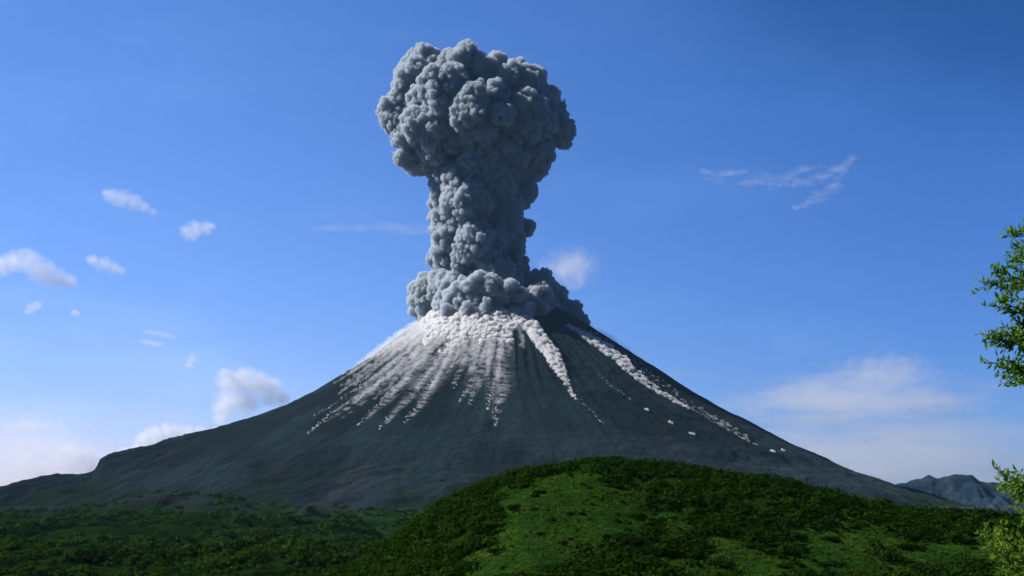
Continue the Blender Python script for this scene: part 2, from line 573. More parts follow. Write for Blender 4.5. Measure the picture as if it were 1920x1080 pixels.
# ------------------------------------------------------------------ eruption column
def billow(name, spheres, voxel, scales, material, parent=None, base=ICO3, seed=0, single=True):
    """spheres (n,4): union by voxel remesh, then rounded cellular puffs on the surface"""
    sp = np.asarray(spheres)
    V, F = spheres_mesh(sp[:, :3], sp[:, 3], base)
    me = mesh_np(name + "_raw", V, F)
    o = bpy.data.objects.new(name + "_raw", me)
    COL.objects.link(o)
    md = o.modifiers.new("r", 'REMESH')
    md.mode = 'VOXEL'; md.voxel_size = voxel; md.use_smooth_shade = True
    dg = bpy.context.evaluated_depsgraph_get()
    me2 = bpy.data.meshes.new_from_object(o.evaluated_get(dg))
    bpy.data.objects.remove(o); bpy.data.meshes.remove(me)
    nv = len(me2.vertices)
    co = np.empty(nv * 3, np.float32); nm = np.empty(nv * 3, np.float32)
    from mathutils.kdtree import KDTree
    r = np.random.default_rng(seed + 3)
    for k, (L, A) in enumerate(scales):
        me2.vertices.foreach_get("co", co)
        me2.vertex_normals.foreach_get("vector", nm)
        P, N = co.reshape(-1, 3).astype(float), nm.reshape(-1, 3)
        perm = r.permutation(nv)                          # one puff centre per cell of the surface
        c = np.floor((P[perm] + 0.35 * L * (fbm(P[perm] / L, 1, seed + k)[:, None])) / L).astype(np.int64)
        _, ix = np.unique(c[:, 0] * 1000003 + c[:, 1] * 10007 + c[:, 2], return_index=True)
        sd_ = perm[ix]
        Q = P[sd_]
        kd = KDTree(len(Q))
        for i, q in enumerate(Q.tolist()):
            kd.insert(q, i)
        kd.balance()
        find = kd.find
        res = [find(p)[1:] for p in P.tolist()]
        idx = np.array([u[0] for u in res]); d = np.array([u[1] for u in res])
        rad = (L * r.uniform(0.50, 0.85, len(Q)))[idx]
        h = np.sqrt(np.clip(1 - (d / rad) ** 2, 0, 1)) - 0.6
        var = (0.55 + 0.9 * r.uniform(0, 1, len(Q)) ** 1.2)[idx] * (0.45 + 1.1 * fbm(P / (L * 5), 2, seed + 50 + k))
        me2.vertices.foreach_set("co", (P + N * (A * h * var)[:, None]).astype(np.float32).ravel())
        me2.update()
    # a second remesh closes self-crossing folds so that inside and outside are clean
    o = bpy.data.objects.new(name + "_raw", me2)
    COL.objects.link(o)
    md = o.modifiers.new("r", 'REMESH')
    md.mode = 'VOXEL'; md.voxel_size = voxel * 0.85; md.use_smooth_shade = True
    dg = bpy.context.evaluated_depsgraph_get()
    me3 = bpy.data.meshes.new_from_object(o.evaluated_get(dg))
    bpy.data.objects.remove(o); bpy.data.meshes.remove(me2)
    me2 = me3
    nv = len(me2.vertices)
    if single:
        import bmesh
        ed = np.empty(len(me2.edges) * 2, np.int32); me2.edges.foreach_get("vertices", ed); ed = ed.reshape(-1, 2)
        lab = np.arange(nv)
        for _ in range(400):
            mn = np.minimum(lab[ed[:, 0]], lab[ed[:, 1]])
            new = lab.copy(); np.minimum.at(new, ed[:, 0], mn); np.minimum.at(new, ed[:, 1], mn)
            new = np.minimum(new, new[new])
            if (new == lab).all(): break
            lab = new
        ids, cnt = np.unique(lab, return_counts=True)
        if len(ids) > 1:
            bad = lab != ids[cnt.argmax()]
            bm = bmesh.new(); bm.from_mesh(me2); bm.verts.ensure_lookup_table()
            bmesh.ops.delete(bm, geom=[bm.verts[i] for i in np.nonzero(bad)[0]], context='VERTS')
            bm.to_mesh(me2); bm.free()
    me2.name = name
    me2.materials.clear(); me2.materials.append(material)
    return link(name, me2, parent)

def px3(px, py, dep=0.0):
    """photo pixel -> point in the plane of the volcano's axis, dep in photo pixels away from the camera"""
    return ((px - 960) * S, D0 + dep * S, (HOR - py) * S)

def lobes(lst, kids=40, kr=(0.2, 0.42), seed=1):
    r = np.random.default_rng(seed)
    out = []
    for cx, cy, rad, dep in lst:
        X, Y, Z = px3(cx, cy, dep)
        Rm = rad * S
        out.append((X, Y, Z, Rm * 0.87))
        dv = r.normal(size=(kids, 3)); dv /= np.linalg.norm(dv, axis=1, keepdims=True)
        for v in dv:
            q = r.uniform(*kr) * Rm
            k = Rm * 0.95 - q * r.uniform(0.55, 0.95)
            out.append((X + v[0] * k, Y + v[1] * k, Z + v[2] * k, q))
    return out

HEAD = [(800, 146, 58, 10), (872, 158, 58, -20), (925, 170, 55, 0), (965, 178, 52, -25), (1005, 210, 48, 0), (1022, 235, 38, -10), (1043, 243, 29, 0),
        (768, 172, 30, 0), (752, 214, 34, -5), (765, 262, 32, -10), (785, 296, 30, 0), (748, 292, 10, -5), (756, 300, 12, -20),
        (880, 220, 105, 10), (935, 262, 92, 0), (830, 240, 75, -25), (960, 295, 58, 10), (860, 295, 66, -10), (905, 240, 60, -80), (840, 200, 48, -70),
        (985, 240, 45, -60), (1000, 290, 40, -10), (900, 320, 60, -30), (880, 230, 95, 80), (950, 240, 70, 80), (850, 200, 70, 70)]
STEM = [(846, 362, 36, -10), (870, 352, 38, -45), (925, 348, 40, -40), (905, 370, 78, 10), (955, 360, 45, 0), (905, 430, 78, 5), (940, 428, 40, 0), (846, 428, 36, 0),
        (842, 395, 34, -10), (895, 490, 78, 0), (945, 480, 40, 0), (848, 485, 36, -10), (850, 455, 32, -25), (900, 540, 76, 0), (880, 400, 50, -50), (900, 470, 50, -55),
        (955, 385, 24, -30), (960, 510, 30, 10), (860, 520, 42, -10), (940, 330, 46, 5), (987, 425, 10, 10)]
SKIRT = [(802, 548, 32, 0), (800, 568, 30, -5), (786, 582, 15, 10), (835, 545, 34, -30), (858, 560, 40, -50), (905, 560, 45, -60), (945, 540, 34, -70), (925, 525, 24, -85),
         (1000, 538, 34, 0), (1018, 524, 20, 5), (1030, 560, 34, 10), (1055, 586, 28, 10), (1074, 578, 16, 10), (1086, 604, 18, 0), (1000, 590, 42, -30),
         (960, 580, 40, -50), (1035, 600, 26, -25), (900, 590, 60, 0)]

plume = empty("ash_plume", (XC, YC, (HOR - 590) * S))
tag(plume, "tall grey mushroom shaped ash plume billowing from the volcano's crater", "ash plume")
def under(parent, o):
    o.parent = parent
    o.matrix_parent_inverse = parent.matrix_world.inverted()
    return o
bpy.context.view_layer.update()
M_head = smoke_mat("ash_grey", (0.655, 0.712, 0.758), 0.15, 0.1)
M_base = smoke_mat("ash_grey_base", (0.70, 0.745, 0.78), 0.15)
M_pale = smoke_mat("ash_pale", (0.885, 0.89, 0.89), 0.2)
M_surge = smoke_mat("ash_surge", (0.88, 0.882, 0.885), 0.26)
M_dust = smoke_mat("ash_dust", (0.975, 0.972, 0.968), 0.11)
SC = [(100, 42), (45, 25), (22, 14), (11, 7)]
from mathutils import Matrix
inv = Matrix.Translation(plume.location).inverted()
front = []
for cx, cy, rad in ((855, 578, 20), (890, 566, 22), (925, 562, 24), (950, 566, 22), (975, 580, 18), (905, 582, 18), (870, 586, 16), (940, 588, 16), (832, 588, 15), (846, 600, 10), (884, 602, 12), (917, 594, 15), (958, 606, 9), (990, 600, 12), (868, 560, 18), (905, 552, 20), (1008, 578, 26), (1010, 596, 14)):
    fx, fy, fz, _ok = volcano_hit(cx, max(cy, 588))
    front.append((cx, cy, rad, (fy[0] - D0) / S + 6))
SKIRT = SKIRT + front
for nm, L, sd_, sc, vx in (("cap", HEAD, 1, SC, 2.4), ("column", STEM, 2, SC, 2.7), ("base_cloud", SKIRT, 3, [(42, 20), (23, 14), (12, 8)], 2.4)):
    o = billow(nm, lobes(L, seed=sd_), vx, sc, M_base if nm == "base_cloud" else M_head, plume, seed=sd_ * 7 + 100)
    o.matrix_parent_inverse = inv

# pale surge hugging the summit, and the two dense flows running down the right
def slope_points(pts):
    x, y, z, k = volcano_hit([p[0] for p in pts], [p[1] for p in pts])
    return np.stack([x, y, z], -1)

r1 = np.random.default_rng(11)
sp = []
for k in range(620):
    t = r1.uniform(0, 1)
    px = r1.uniform(795, 985); top = 580 + abs(px - 900) * 0.10 + 14 * math.sin(px / 13.0) * math.sin(px / 31.0)
    py = top + r1.uniform(0, 1) ** 1.4 * (70 if px < 960 else 30)
    p = slope_points([(px, py)])[0]
    q = r1.uniform(4, 10) * S * float(np.interp(py, [590, 620, 650], [1.15, 0.7, 0.4]))
    sp.append((p[0], p[1] - q * 0.1, p[2] + q * 0.2, q))
o = billow("ash_surge", sp, 1.9, [(19, 12), (9, 6)], M_surge, None, ICO2, 31)
tag(o, "pale grey bubbling ash surge spread over the volcano's summit below the plume", "ash cloud")

def flow(name, path, label, seed, voxel=1.6, mater=None):
    """path: (px, py, half width px)"""
    r = np.random.default_rng(seed)
    P = np.array(path, float)
    seg = np.r_[0, np.cumsum(np.hypot(np.diff(P[:, 0]), np.diff(P[:, 1])))]
    n = int(seg[-1] * 3)
    s = np.sort(r.uniform(0, seg[-1], n))
    px, py, w = (np.interp(s, seg, P[:, i]) for i in range(3))
    off = r.uniform(-1, 1, n)
    tx = np.gradient(px, s + 1e-6 * np.arange(n)); ty = np.gradient(py, s + 1e-6 * np.arange(n))
    ln = np.hypot(tx, ty) + 1e-9
    qx, qy = px + off * w * (-ty / ln) * 0.7, py + off * w * (tx / ln) * 0.7
    pt = slope_points(np.stack([qx, qy], -1))
    q = np.clip(w * r.uniform(0.3, 0.6, n), 1.9, 9) * S
    ok = np.ones(n, bool)
    sp = np.column_stack([pt[:, 0], pt[:, 1] - 0.1 * q, pt[:, 2] + 0.45 * q, q])[ok]
    o = billow(name, sp, voxel, [(20, 12), (9, 5.5)], mater or M_pale, None, ICO2, seed, False)
    tag(o, label, "ash flow", "ash flows running down the cone")
    return o

flow("ash_flow", [(962, 568, 14), (975, 590, 12), (995, 615, 12), (1015, 645, 13), (1035, 672, 12), (1050, 695, 9), (1058, 712, 6), (1066, 730, 4), (1080, 752, 2.5)],
     "thick white tumbling ash flow on the middle of the dark cone", 41)
flow("ash_flow", [(1062, 612, 3), (1085, 625, 6), (1110, 642, 9), (1135, 658, 11), (1165, 682, 10), (1190, 705, 8), (1215, 724, 6), (1250, 746, 4.5), (1290, 769, 3)],
     "long pale ash flow just inside the cone's sunless right edge", 42, mater=smoke_mat("ash_pale_grey", (0.87, 0.875, 0.88), 0.16))

# thin dust drifting off the slope
def veil(pts, label, density, seed, scales=((34, 12), (16, 7))):
    r = np.random.default_rng(seed)
    P = np.array(pts, float)
    n = 60
    seg = np.r_[0, np.cumsum(np.hypot(np.diff(P[:, 0]), np.diff(P[:, 1])))]
    t = np.linspace(0, seg[-1], n)
    px, py, w = (np.interp(t, seg, P[:, i]) for i in range(3))
    x, y = (px - 960) * S, np.full(n, D0) + r.normal(size=n) * w * S
    q = w * S * r.uniform(0.8, 1.2, n)
    z = np.maximum((HOR - py) * S, volcano_z(x, y)) + q * 0.1
    o = billow("dust_veil", np.column_stack([x, y, z, q]), 3.0, list(scales), smoke_mat("dust_veil", (0.97, 0.965, 0.96), density), None, ICO2, seed, True)
    tag(o, label, "dust veil")
veil([(800, 606, 9), (760, 628, 10), (720, 652, 8), (680, 682, 6), (640, 710, 3.5)], "pale thin dust veil drifting along the cone's left skyline", 0.010, 51)
veil([(1100, 612, 7), (1140, 638, 8), (1180, 664, 7), (1225, 694, 4)], "grey thin dust veil drifting along the cone's right skyline", 0.006, 52)

def front_veil():
    r = np.random.default_rng(61)
    out = []
    ends = slope_polar([(a, b) for a, b, w in TR_END])
    A_ = np.array([e[0] for e in ends]); E_ = np.array([e[1] for e in ends]); o_ = np.argsort(A_); A_, E_ = A_[o_], E_[o_]
    for k in range(44):
        A = r.uniform(R_(-158), R_(-72))
        Rend = np.interp(A, A_, E_) * r.uniform(0.62, 0.85)
        Rs = r.uniform(300, 360)
        for t in np.arange(0, 1, 9.0 / max(Rend - Rs, 10)):
            Rr = Rs + (Rend - Rs) * t
            a = A + 0.01 * math.sin(3 * t + k) + r.normal() * 0.006
            x, y = XC + Rr * math.cos(a), YC + Rr * math.sin(a)
            q = (15 - 9 * t) * r.uniform(0.6, 1.2)
            out.append((x, y, float(volcano_z(x, y)) + q * 0.15, q))
    o = billow("dust_veil", out, 2.6, [(22, 9), (11, 5)], smoke_mat("dust_veil", (0.97, 0.967, 0.963), 0.016), None, ICO2, 62, False)
    tag(o, "streaky pale dust veil lying over the upper front of the cone below the ash surge", "dust veil")
front_veil()

def flank_veil():
    r = np.random.default_rng(63)
    out = []
    P = np.array([(1085, 622, 7), (1135, 650, 12), (1190, 694, 13), (1250, 738, 11), (1320, 780, 8), (1400, 826, 5)], float)
    seg = np.r_[0, np.cumsum(np.hypot(np.diff(P[:, 0]), np.diff(P[:, 1])))]
    for t in r.uniform(0, seg[-1], 260):
        px, py, w = (np.interp(t, seg, P[:, i]) for i in range(3))
        o_ = r.uniform(-0.5, 1.2) * w
        p = slope_points([(px + o_ * 0.62, py - o_ * 0.78)])[0]
        q = r.uniform(3, 8)
        out.append((p[0], p[1], p[2] + q * 0.2, q))
    o = billow("dust_veil", out, 2.4, [(18, 7), (9, 4)], smoke_mat("dust_veil", (0.965, 0.963, 0.96), 0.022), None, ICO2, 64, False)
    tag(o, "thin broken dust veil spread around the long pale flow on the right flank", "dust veil")
flank_veil()

# ------------------------------------------------------------------ rockfall dust trails
def trail(end, start, label, seed, size=1.0, n=None, spread=1.0, gap=0):
    r = np.random.default_rng(seed)
    e = slope_points([end, start])
    ln = math.hypot(end[0] - start[0], end[1] - start[1])
    n = n or int(ln / 4.2)
    C, Q = [], []
    a0 = np.array([math.atan2(p[1] - YC, p[0] - XC) for p in e]); r0 = np.hypot(e[:, 0] - XC, e[:, 1] - YC)
    wob = r.uniform(0, 6)
    for k in range(n):
        t = (k + r.uniform(-.3, .3)) / max(n - 1, 1)
        t = min(max(t, 0), 1)
        for j in range(1 + int(r.uniform(0, 1.6) + 1.5 * t)):
            A = a0[0] + (a0[1] - a0[0]) * t + 0.006 * math.sin(t * 5 + wob) + r.normal() * (0.002 + 0.016 * t) * spread
            Rr = r0[0] + (r0[1] - r0[0]) * t + r.normal() * (2 + 8 * t)
            x, y = XC + Rr * math.cos(A), YC + Rr * math.sin(A)
            q = r.uniform(1.4, 3.0) * (1.2 - 0.6 * t) * size
            C.append((x, y, 0)); Q.append((q * r.uniform(1.0, 1.7), q * r.uniform(0.8, 1.3), q * r.uniform(0.7, 1.1)))
    C, Q = np.array(C), np.array(Q)
    C[:, 2] = volcano_z(C[:, 0], C[:, 1]) + Q[:, 2] * 0.3
    o = billow("dust_trail", np.column_stack([C, Q.mean(1)]), 1.25, [(7, 2.6)], M_dust, None, ICO2, seed, False)
    tag(o, label, "dust trail", "rockfall dust trails on the cone")
    return o

TRAILS = [((580, 816), (700, 716), "dotted white dust trail nearest the cone's pale hazy left edge, ending lowest there"),
          ((592, 782), (720, 690), "upper dotted dust trail beside the cone's left skyline"),
          ((668, 800), (778, 690), "dotted dust trail ending left of the forked pair on the cone's left front"),
          ((713, 809), (790, 720), "dotted dust trail whose tip is the left one of the forked pair"),
          ((757, 797), (830, 700), "dotted dust trail whose tip is the right one of the forked pair"),
          ((852, 732), (858, 690), "short thin dust trail alone in the dark gap left of the central trails"),
          ((863, 757), (895, 690), "short dust trail beside another close to the cone's centre, the left one"),
          ((878, 762), (905, 695), "short dust trail beside another close to the cone's centre, the right one"),
          ((915, 772), (918, 700), "thin dust trail just left of the longest central one"),
          ((926, 800), (940, 690), "longest vertical dotted dust trail at the cone's centre"),
          ((1134, 799), (1082, 752), "dotted dust trail continuing below the thick white ash flow"),
          ((1418, 836), (1265, 752), "dotted dust trail strung out below the long pale flow on the cone's right flank"),
          ((1185, 755), (1110, 695), "faint straight dust trail between the two pale ash flows")]
for k, (a, b, l) in enumerate(TRAILS):
    trail(a, b, l, 200 + k, size=1.0 if k < 10 else 0.8, spread=1.0 if k < 10 else 0.4)

# lone puffs below the faint trail
for k, (px, py, l) in enumerate([(1213, 773, "small dust puff below the end of the faint straight trail"), (1258, 799, "bright small dust puff in the middle of the dark right flank"),
                                 (1296, 819, "lowest lone white dust puff on the dark right flank"), (1469, 848, "white dust puff low on the cone's right skyline flank"),
                                 (1448, 850, "flat white dust puff beside the one low on the right flank")]):
    r = np.random.default_rng(300 + k)
    p = slope_points([(px, py)])[0]
    n = 6
    C = p + r.normal(size=(n, 3)) * np.array([6, 4, 2.5]); Q = r.uniform(3, 6, (n, 1)) * np.array([[1.4, 1, 0.8]])
    C[:, 2] = volcano_z(C[:, 0], C[:, 1]) + Q[:, 2] * 0.5
    o = billow("dust_puff", np.column_stack([C, Q.mean(1)]), 1.2, [(7, 2.6)], M_dust, None, ICO2, 300 + k, True)
    tag(o, l, "dust puff", "lone dust puffs on the cone")

# ------------------------------------------------------------------ scrub, shrubs and wood
M_scrub = leaf_mat("scrub_leaves", (0.006, 0.020, 0.003), (0.022, 0.052, 0.006), 0.25)
M_wood = leaf_mat("wood_leaves", (0.005, 0.019, 0.003), (0.028, 0.064, 0.008), 0.25)

def bush_leaves(C, rad, hgt, nper, leaf, r):
    """leaf faces of many domed bushes; C (n,3) bases"""
    n = len(C)
    tot = n * nper
    th = r.uniform(0, 2 * math.pi, tot); u = r.uniform(-0.1, 1, tot)
    dv = np.stack([np.sqrt(1 - np.clip(u, 0, 1) ** 2) * np.cos(th), np.sqrt(1 - np.clip(u, 0, 1) ** 2) * np.sin(th), u], -1)
    cid = np.repeat(np.arange(n), nper)
    lump = 0.62 + 0.6 * vnoise(dv * 2.3 + cid[:, None] * 3.7, 5)
    depth = r.uniform(0.72, 1.03, tot) * lump
    sc = np.stack([rad, rad, hgt], -1)[cid]
    P = np.repeat(C, nper, 0) + dv * sc * depth[:, None]
    N = dv + r.normal(size=(tot, 3)) * 0.33
    V, F = leaf_quads(P, N, np.repeat(leaf, nper) * r.uniform(0.6, 1.3, tot), 0.75)
    tint = np.repeat(np.clip(r.normal(0.45, 0.22, n), 0, 1), nper) + r.normal(0, 0.15, tot)
    return V, F, np.repeat(np.clip(tint, 0, 1), 4)

def inpoly(px, py, poly):
    poly = np.array(poly, float)
    ins = np.zeros(np.shape(px), bool)
    j = len(poly) - 1
    for i in range(len(poly)):
        xi, yi = poly[i]; xj, yj = poly[j]
        c = ((yi > py) != (yj > py)) & (px < (xj - xi) * (py - yi) / (yj - yi + 1e-9) + xi)
        ins ^= c
        j = i
    return ins

# open grass on the hill as mapped from the photograph
GRASS = [[(1100, 868), (1125, 885), (1120, 905), (1150, 915), (1180, 900), (1215, 915), (1205, 945), (1215, 985), (1180, 1005), (1120, 1020), (1060, 1040), (990, 1060), (900, 1080), (870, 1080),
          (905, 1045), (930, 1010), (955, 985), (940, 965), (960, 935), (1000, 905), (1060, 885)],
         [(1225, 960), (1300, 965), (1310, 1000), (1240, 1010)], [(1290, 990), (1380, 1010), (1440, 1035), (1500, 1080), (1300, 1080), (1330, 1040)],
         [(1475, 1000), (1520, 985), (1570, 1010), (1640, 1045), (1700, 1080), (1480, 1080), (1530, 1050)], [(1560, 950), (1640, 985), (1690, 1005), (1660, 1020), (1560, 985)],
         [(1680, 1000), (1760, 1040), (1830, 1080), (1740, 1080), (1650, 1040)], [(1380, 930), (1450, 940), (1440, 960), (1370, 955)], [(1230, 890), (1290, 900), (1270, 915), (1225, 905)]]

def build_scrub():
    r = np.random.default_rng(77)
    n = 9000
    x = r.uniform(-60, 150, n); y = r.uniform(185, 312, n)
    z = hill_z(x, y)
    px, py = 960 + x / y * FPX, HOR - z / y * FPX
    ingrass = np.zeros(n, bool)
    for g in GRASS:
        g = np.array(g, float); g = g.mean(0) + (g - g.mean(0)) * 1.04
        ingrass |= inpoly(px + (n2(x, y, 6, 2, 5) - 0.5) * 50, py + (n2(x, y, 6, 2, 9) - 0.5) * 25, g)
    dens = n2(x, y, 17, 3, 15)
    crest = y > 288
    keep = (~ingrass | ((r.uniform(0, 1, n) < 0.22) & (n2(x, y, 9, 3, 33) > 0.46))) & ((dens > 0.41) | (r.uniform(0, 1, n) < 0.12)) & (px > 560) & (px < 1990) & (py < 1110)
    keep &= (r.uniform(0, 1, n) < 0.7) | crest
    x, y, z = x[keep], y[keep], z[keep]
    m = len(x)
    small = ingrass[keep]
    rad = np.where(small, r.uniform(0.35, 1.1, m), r.uniform(1.3, 3.4, m) * (0.6 + 0.8 * n2(x, y, 14, 2, 19)))
    V, F, t = bush_leaves(np.stack([x, y, z - 0.2], -1), rad, rad * r.uniform(0.55, 0.85, m), 90, np.full(m, 0.34), r)
    o = link("scrub", mesh_np("scrub", V, F, M_scrub, False, {"tint": t}))
    tag(o, "dense dark green scrub covering the crest and flanks of the green hill", "scrub", kind="stuff")
    print("scrub bushes", m)

SHRUBS = [(967, 958, 20), (1015, 1000, 12), (1055, 1018, 12), (1215, 935, 26), (1195, 968, 24), (1150, 912, 20), (1285, 1045, 34), (1365, 985, 34), (1240, 1040, 30), (1160, 1010, 22),
          (1145, 1045, 18), (1410, 1030, 22), (1450, 1040, 20), (1555, 1015, 22), (1490, 1015, 20), (1500, 960, 26), (1600, 990, 20), (1660, 1050, 20), (1560, 1065, 26), (1470, 1068, 18),
          (1700, 1030, 24), (1745, 1015, 22), (1300, 940, 28), (1430, 915, 24), (900, 1000, 24), (835, 1010, 26), (780, 1045, 24), (870, 960, 20), (1010, 930, 16), (930, 1035, 18),
          (1350, 1066, 28), (1090, 1060, 16)]
PLACES = ["on the bright grass spur's left edge", "alone in the middle of the bright grassy spur", "low on the bright grassy spur, beside a lone small one", "at the spur's right edge, upper of two stacked",
          "at the spur's right edge, lower of two stacked", "near the crest above the grassy spur", "broad and low, right of the bottom of the spur", "round, above the middle grass strip",
          "between the spur and the broad low shrub", "at the right foot of the bright spur", "near the lower rim below the spur", "in the grass strip right of the broad shrub, upper of a pair",
          "in the grass strip right of the broad shrub, lower of a pair", "in the middle of the right grass slope", "left of the right grass slope", "above the right grass slope, below the crest scrub",
          "at the top right of the right grass slope", "low on the right grass slope", "broad, lowest on the right grass slope", "lowest between the two grass strips",
          "right of the right grass slope, lower of a pair", "right of the right grass slope, upper of a pair", "tall, below the crest right of the spur", "below the crest line, right of the tall shrub",
          "in the dark left flank, beside a yellow green patch", "in the dark left flank, below the ridge line", "lowest on the hill's left flank", "against the left skyline of the hill",
          "just under the left skyline near the spur's top", "left of the spur's foot", "lowest in the middle of the hill front", "small, at the very foot of the bright spur"]
def build_shrubs():
    protos = []
    for k in range(6):
        r = np.random.default_rng(500 + k)
        n = 7
        C = r.normal(size=(n, 3)) * np.array([0.42, 0.42, 0.0]); C[0] = 0
        rad = r.uniform(0.4, 0.62, n); rad[0] = 0.7
        V, F, t = bush_leaves(C, rad, rad * 0.8, 170, np.full(n, 0.085), r)
        me = mesh_np("shrub_leaves", V, F, M_scrub, False, {"tint": np.clip(t * 0.7, 0, 1)})
        # woody stems under the leaves
        st_v, st_f = [], []
        for j in range(n):
            a = r.uniform(0, 6.28); tip = C[j] + np.array([0, 0, rad[j] * 0.6])
            b0 = np.array([0.05 * math.cos(a), 0.05 * math.sin(a), -0.15])
            base_i = len(st_v)
            for (c, w) in ((b0, 0.03), (tip, 0.012)):
                for q in range(5):
                    st_v.append(c + w * np.array([math.cos(q * 1.2566), math.sin(q * 1.2566), 0]))
            for q in range(5):
                st_f.append((base_i + q, base_i + (q + 1) % 5, base_i + 5 + (q + 1) % 5, base_i + 5 + q))
        ms = mesh_np("shrub_stems", np.array(st_v), np.array(st_f), M_bark, True)
        protos.append((me, ms))
    for k, ((px, py, w), pl) in enumerate(zip(SHRUBS, PLACES)):
        x, y, z, ok = hill_hit(px, py)
        rad = w / FPX * y[0]
        me, ms = protos[k % 6]
        t = empty("shrub", (x[0], y[0], float(hill_z(x, y)[0])))
        t.scale = (rad, rad, rad * 0.75); t.rotation_euler = (0, 0, k * 1.7)
        tag(t, "dark green shrub " + pl, "shrub", "separate shrubs on the green hill")
        link("foliage", me, t); link("stem", ms, t)

mb, ntb, outb = mat("bark")
nb = noise_node(ntb, 14, 5, 0.6, objco(ntb))
diffuse_out(ntb, outb, ramp(ntb, nb.outputs[0], [(0.3, (0.05, 0.04, 0.03)), (0.7, (0.12, 0.1, 0.08))]), nb.outputs[0], 0.02)
M_bark = mb

def build_wood():
    r = np.random.default_rng(88)
    n = 21000
    # even in the picture, not in plan: farther rows are denser
    t = r.uniform(0, 1, n)
    y = 1.0 / (1 / 560.0 + t * (1 / 3300.0 - 1 / 560.0))
    x = (r.uniform(-80, 1000, n) - 960) / FPX * y
    dens = n2(x, y, 75, 4, 17)
    keep = (dens > 0.47 + 0.08 * sstep(1800, 3300, y)) | (r.uniform(0, 1, n) < 0.05)
    x, y = x[keep], y[keep]
    z = ground_z(x, y)
    keep = z > volcano_z(x, y) - 1
    x, y, z = x[keep], y[keep], z[keep]
    m = len(x)
    rad = r.uniform(3.0, 9.0, m) * (0.75 + y / 3000)
    V, F, tt = bush_leaves(np.stack([x, y, z - 0.5], -1), rad, rad * r.uniform(0.55, 0.9, m), 56, rad * 0.19, r)
    tt = np.clip(tt * 0.7 + np.repeat(n2(x, y, 160, 3, 27) * 2.4 - 1.0, len(tt) // m), 0, 1)
    o = link("wood", mesh_np("wood", V, F, M_wood, False, {"tint": tt}))
    tag(o, "dark green wood filling the valley floor before the volcano", "wood", kind="stuff")
    print("wood crowns", m)

def build_tufts():
    r = np.random.default_rng(99)
    n = 50000
    x = r.uniform(-50, 120, n); y = r.uniform(190, 310, n)
    keep = r.uniform(0, 1, n) < sstep(0.35, 0.6, n2(x, y, 5, 3, 23))
    x, y = x[keep], y[keep]
    m = len(x)
    C = np.stack([x, y, hill_z(x, y) + 0.12], -1)
    N = r.normal(size=(m, 3)); N[:, 2] *= 0.5
    V, F = leaf_quads(C, N, r.uniform(0.12, 0.38, m), 0.8)
    t = np.clip(n2(x, y, 9, 3, 29) * 1.6 - 0.4 + r.normal(0, 0.2, m), 0, 1)
    o = link("grass", mesh_np("grass", V, F, M_tuft, False, {"tint": np.repeat(t, 4)}))
    tag(o, "tufted green grass on the open patches of the green hill", "grass", kind="stuff")
M_tuft = leaf_mat("grass_tufts", (0.020, 0.060, 0.007), (0.052, 0.105, 0.012), 0.35)
build_tufts()
build_scrub()
build_shrubs()
build_wood()

# ------------------------------------------------------------------ trees at the right edge
M_leaf = leaf_mat("tree_leaves", (0.055, 0.135, 0.02), (0.15, 0.27, 0.035), 0.5)
M_leaf2 = leaf_mat("young_leaves", (0.045, 0.10, 0.012), (0.17, 0.28, 0.03), 0.5, 0.01)

def tube(path, radii, seg=7):
    P = np.array(path, float)
    V, F = [], []
    for i, p in enumerate(P):
        d = P[min(i + 1, len(P) - 1)] - P[max(i - 1, 0)]
        d /= np.linalg.norm(d) + 1e-9
        a = np.array([0.3, 0.9, 0.1]); u = np.cross(d, a); u /= np.linalg.norm(u); w = np.cross(d, u)
        for q in range(seg):
            an = 2 * math.pi * q / seg
            V.append(p + radii[i] * (math.cos(an) * u + math.sin(an) * w))
    for i in range(len(P) - 1):
        for q in range(seg):
            F.append((i * seg + q, i * seg + (q + 1) % seg, (i + 1) * seg + (q + 1) % seg, (i + 1) * seg + q))
    return np.array(V), np.array(F)

def curve(a, b, r, bend=0.12, n=7, droop=0.0):
    a, b = np.array(a, float), np.array(b, float)
    ln = np.linalg.norm(b - a)
    off = r.normal(size=3) * bend * ln
    t = np.linspace(0, 1, n)[:, None]
    return a + (b - a) * t + off * np.sin(t * math.pi) + np.array([0, 0, -droop * ln]) * np.sin(t * math.pi)

def leafy(sprigs, r, leaf, spacing, mname):
    """leaves along sprigs: pairs of pointed leaves set at an angle to the twig"""
    C, T, Bv = [], [], []
    for P in sprigs:
        seg = np.linalg.norm(np.diff(P, axis=0), axis=1)
        L = seg.sum(); n = max(3, int(L / spacing))
        cum = np.r_[0, np.cumsum(seg)]
        for s in np.linspace(0.12 * L, L, n):
            p = np.array([np.interp(s, cum, P[:, i]) for i in range(3)])
            d = P[-1] - P[0]; d /= np.linalg.norm(d)
            for side in range(2):
                a = r.normal(size=3); a -= a.dot(d) * d; a /= np.linalg.norm(a)
                t = d * r.uniform(0.2, 0.9) + a + np.array([0, 0, r.uniform(-0.1, 0.45)]); t /= np.linalg.norm(t)
                C.append(p); T.append(t); Bv.append(r.normal(size=3))
    C, T, Bv = np.array(C), np.array(T), np.array(Bv)
    B = np.cross(T, Bv); B /= np.linalg.norm(B, axis=1, keepdims=True)
    N = np.cross(T, B)
    ln = (leaf * r.uniform(0.6, 1.2, len(C)))[:, None]
    w = ln * 0.19
    V = np.stack([C, C + T * ln * 0.4 - B * w + N * ln * 0.05, C + T * ln - N * ln * 0.08, C + T * ln * 0.4 + B * w + N * ln * 0.05], 1).reshape(-1, 3)
    F = np.arange(len(V)).reshape(-1, 4)
    return V, F, np.repeat(np.clip(r.normal(0.5, 0.25, len(C)), 0, 1), 4)

